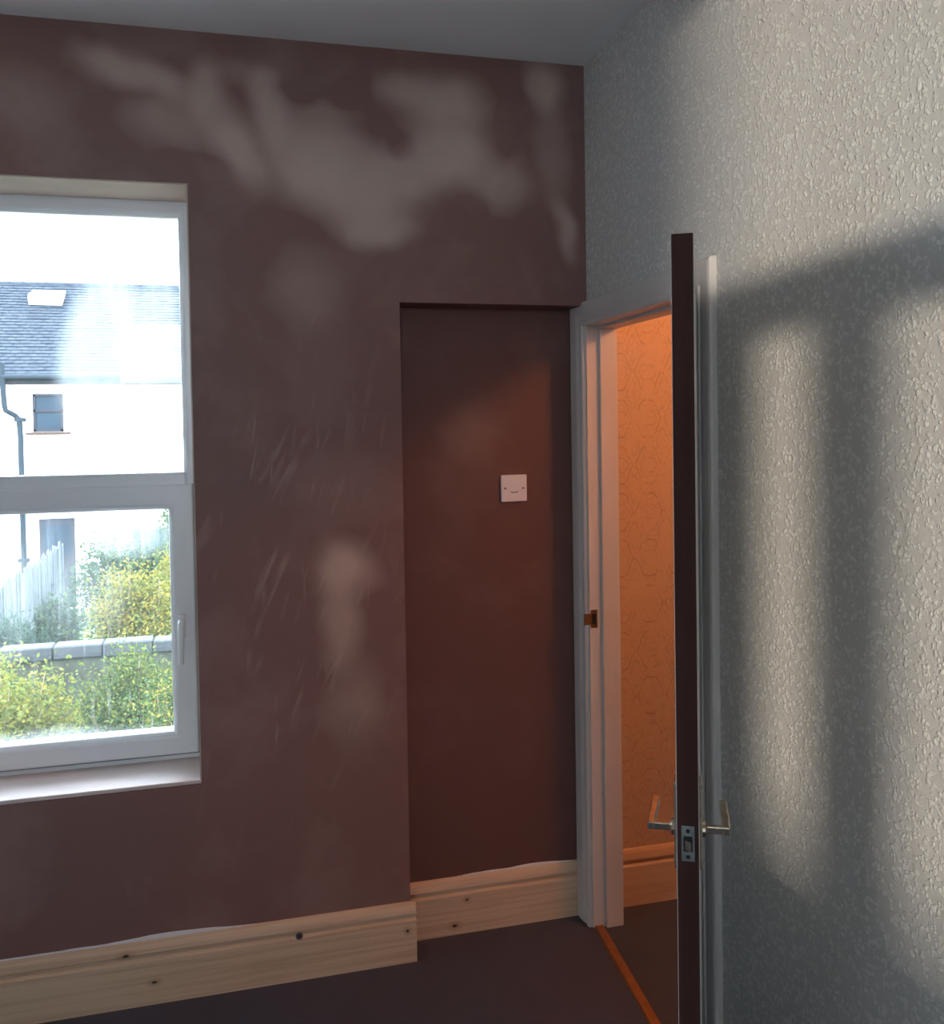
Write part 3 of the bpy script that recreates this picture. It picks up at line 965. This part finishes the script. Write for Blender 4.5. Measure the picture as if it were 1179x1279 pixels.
# garden wall with coping stones
gw = tag(empty('garden_wall', (-3.0, 9.0, GZ)), 'low garden wall topped with grey coping stones among the shrubs', 'wall')
MB().box(-6.0, 6.0, 0.04, 0.24, 0, 1.76).build('wall_body', 'garden_brick', gw)
x = -6.0
while x < 6.0:
    L_ = random.uniform(0.50, 0.62)
    o = MB().box(x + 0.006, x + L_ - 0.006, -0.01, 0.29, 1.755 + random.uniform(-0.006, 0.006), 1.905 + random.uniform(-0.01, 0.01)).build('coping_stone', 'coping', gw, bevel=0.015, seg=1)
    x += L_


# shrubs ---------------------------------------------------------------------
def shrub(label, loc, rad, hgt, n, mat, leaf=0.06, seed=0, cat='shrub', group=None, lift=0.0, mat2=None, frac2=0.0, spiky=0.0):
    rnd = random.Random(seed)
    root = tag(empty('shrub', loc), label, cat, group)
    st = MB()
    tips = []
    nst = 26
    for i in range(nst):
        a = rnd.uniform(0, 2 * math.pi)
        r = rad * math.sqrt(rnd.random()) * 0.85
        top = hgt * (0.78 + 0.22 * rnd.random()) * (1 - 0.25 * (r / rad) ** 2)
        p0 = Vector((0.15 * rad * math.cos(a), 0.15 * rad * math.sin(a), 0))
        p2 = Vector((r * math.cos(a), r * math.sin(a), top))
        p1 = (p0 + p2) / 2 + Vector((0, 0, 0.12 * hgt)) + Vector((rnd.uniform(-1, 1), rnd.uniform(-1, 1), 0)) * 0.08
        st.tube([p0, p1, p2], [0.018, 0.012, 0.004], 5, caps=False)
        tips.append((p0, p1, p2))
    st.build('stem', 'twig', root)
    groups = [(mat, MB())]
    if mat2:
        groups.append((mat2, MB()))
    for i in range(n):
        p0, p1, p2 = tips[rnd.randrange(nst)]
        s = 0.25 + 0.75 * rnd.random() ** 0.7
        c = p0 * (1 - s) ** 2 + p1 * 2 * s * (1 - s) + p2 * s * s
        spread = rad * (0.17 if not spiky else 0.10)
        c = c + Vector((rnd.gauss(0, spread), rnd.gauss(0, spread), rnd.gauss(0, spread * 0.8)))
        if c.z < 0.05:
            continue
        d = Vector((rnd.gauss(0, 1), rnd.gauss(0, 1), rnd.gauss(0.3, 0.8))).normalized()
        s_ = d.cross(Vector((rnd.gauss(0, 1), rnd.gauss(0, 1), rnd.gauss(0, 1)))).normalized()
        nn = d.cross(s_)
        L = leaf * rnd.uniform(0.6, 1.3)
        W = L * (0.28 if not spiky else 0.14)
        vs = [c, c + d * L * 0.5 + s_ * W + nn * L * 0.08, c + d * L, c + d * L * 0.5 - s_ * W + nn * L * 0.08]
        mb = groups[1][1] if (mat2 and rnd.random() < frac2 * min(1.0, s * 1.3)) else groups[0][1]
        mb.add(vs, [(0, 1, 2), (0, 2, 3)])
    for gi, (mt, mb) in enumerate(groups):
        me = bpy.data.meshes.new('foliage')
        me.from_pydata(mb.v, [], mb.f)
        link('foliage' if gi == 0 else 'blossom', me, mt, root)
    return root


# in front of the garden wall
shrub('lime green shrub low in front of the garden wall, left in the window', (-3.05, 6.2, GZ), 0.66, 2.55, 22000, 'leaf_lime', 0.045, 1, mat2='leaf_yellow', frac2=0.3)
shrub('bright green shrub in front of the garden wall, middle of the pane', (-2.05, 7.75, GZ), 0.64, 2.16, 22000, 'leaf_lime', 0.045, 2, mat2='leaf_green', frac2=0.5)
shrub('green shrub in front of the garden wall beside the window handle', (-1.36, 6.0, GZ), 0.60, 2.4, 20000, 'leaf_green', 0.045, 3, mat2='leaf_yellow', frac2=0.35)
shrub('dark green shrub at the left against the garden wall', (-3.72, 8.1, GZ), 0.55, 2.15, 14000, 'leaf_green', 0.045, 4)
# behind the wall
shrub('tall yellow flowering shrub behind the garden wall', (-2.35, 11.2, GZ), 0.70, 2.6, 14000, 'leaf_green', 0.055, 5, mat2='leaf_yellow', frac2=0.85)
shrub('yellow green shrub behind the wall near the right of the pane', (-1.55, 12.9, GZ), 0.75, 2.7, 14000, 'leaf_lime', 0.055, 6, mat2='leaf_yellow', frac2=0.7)
shrub('blue green spiky shrub behind the garden wall by the fence', (-3.95, 11.0, GZ), 0.70, 2.0, 8000, 'leaf_blue', 0.10, 7, spiky=1)
shrub('soft green shrub standing in front of the paling fence', (-3.72, 14.2, GZ), 0.42, 1.7, 6000, 'leaf_blue', 0.09, 8, mat2='leaf_green', frac2=0.4)
shrub('large rounded green shrub in front of the white house', (-2.9, 16.2, GZ), 1.0, 2.5, 9000, 'leaf_blue', 0.09, 9, mat2='leaf_green', frac2=0.5)
shrub('tall green shrub at the right edge of the lower pane', (-1.45, 19.2, GZ), 1.0, 3.2, 8000, 'leaf_green', 0.10, 10)
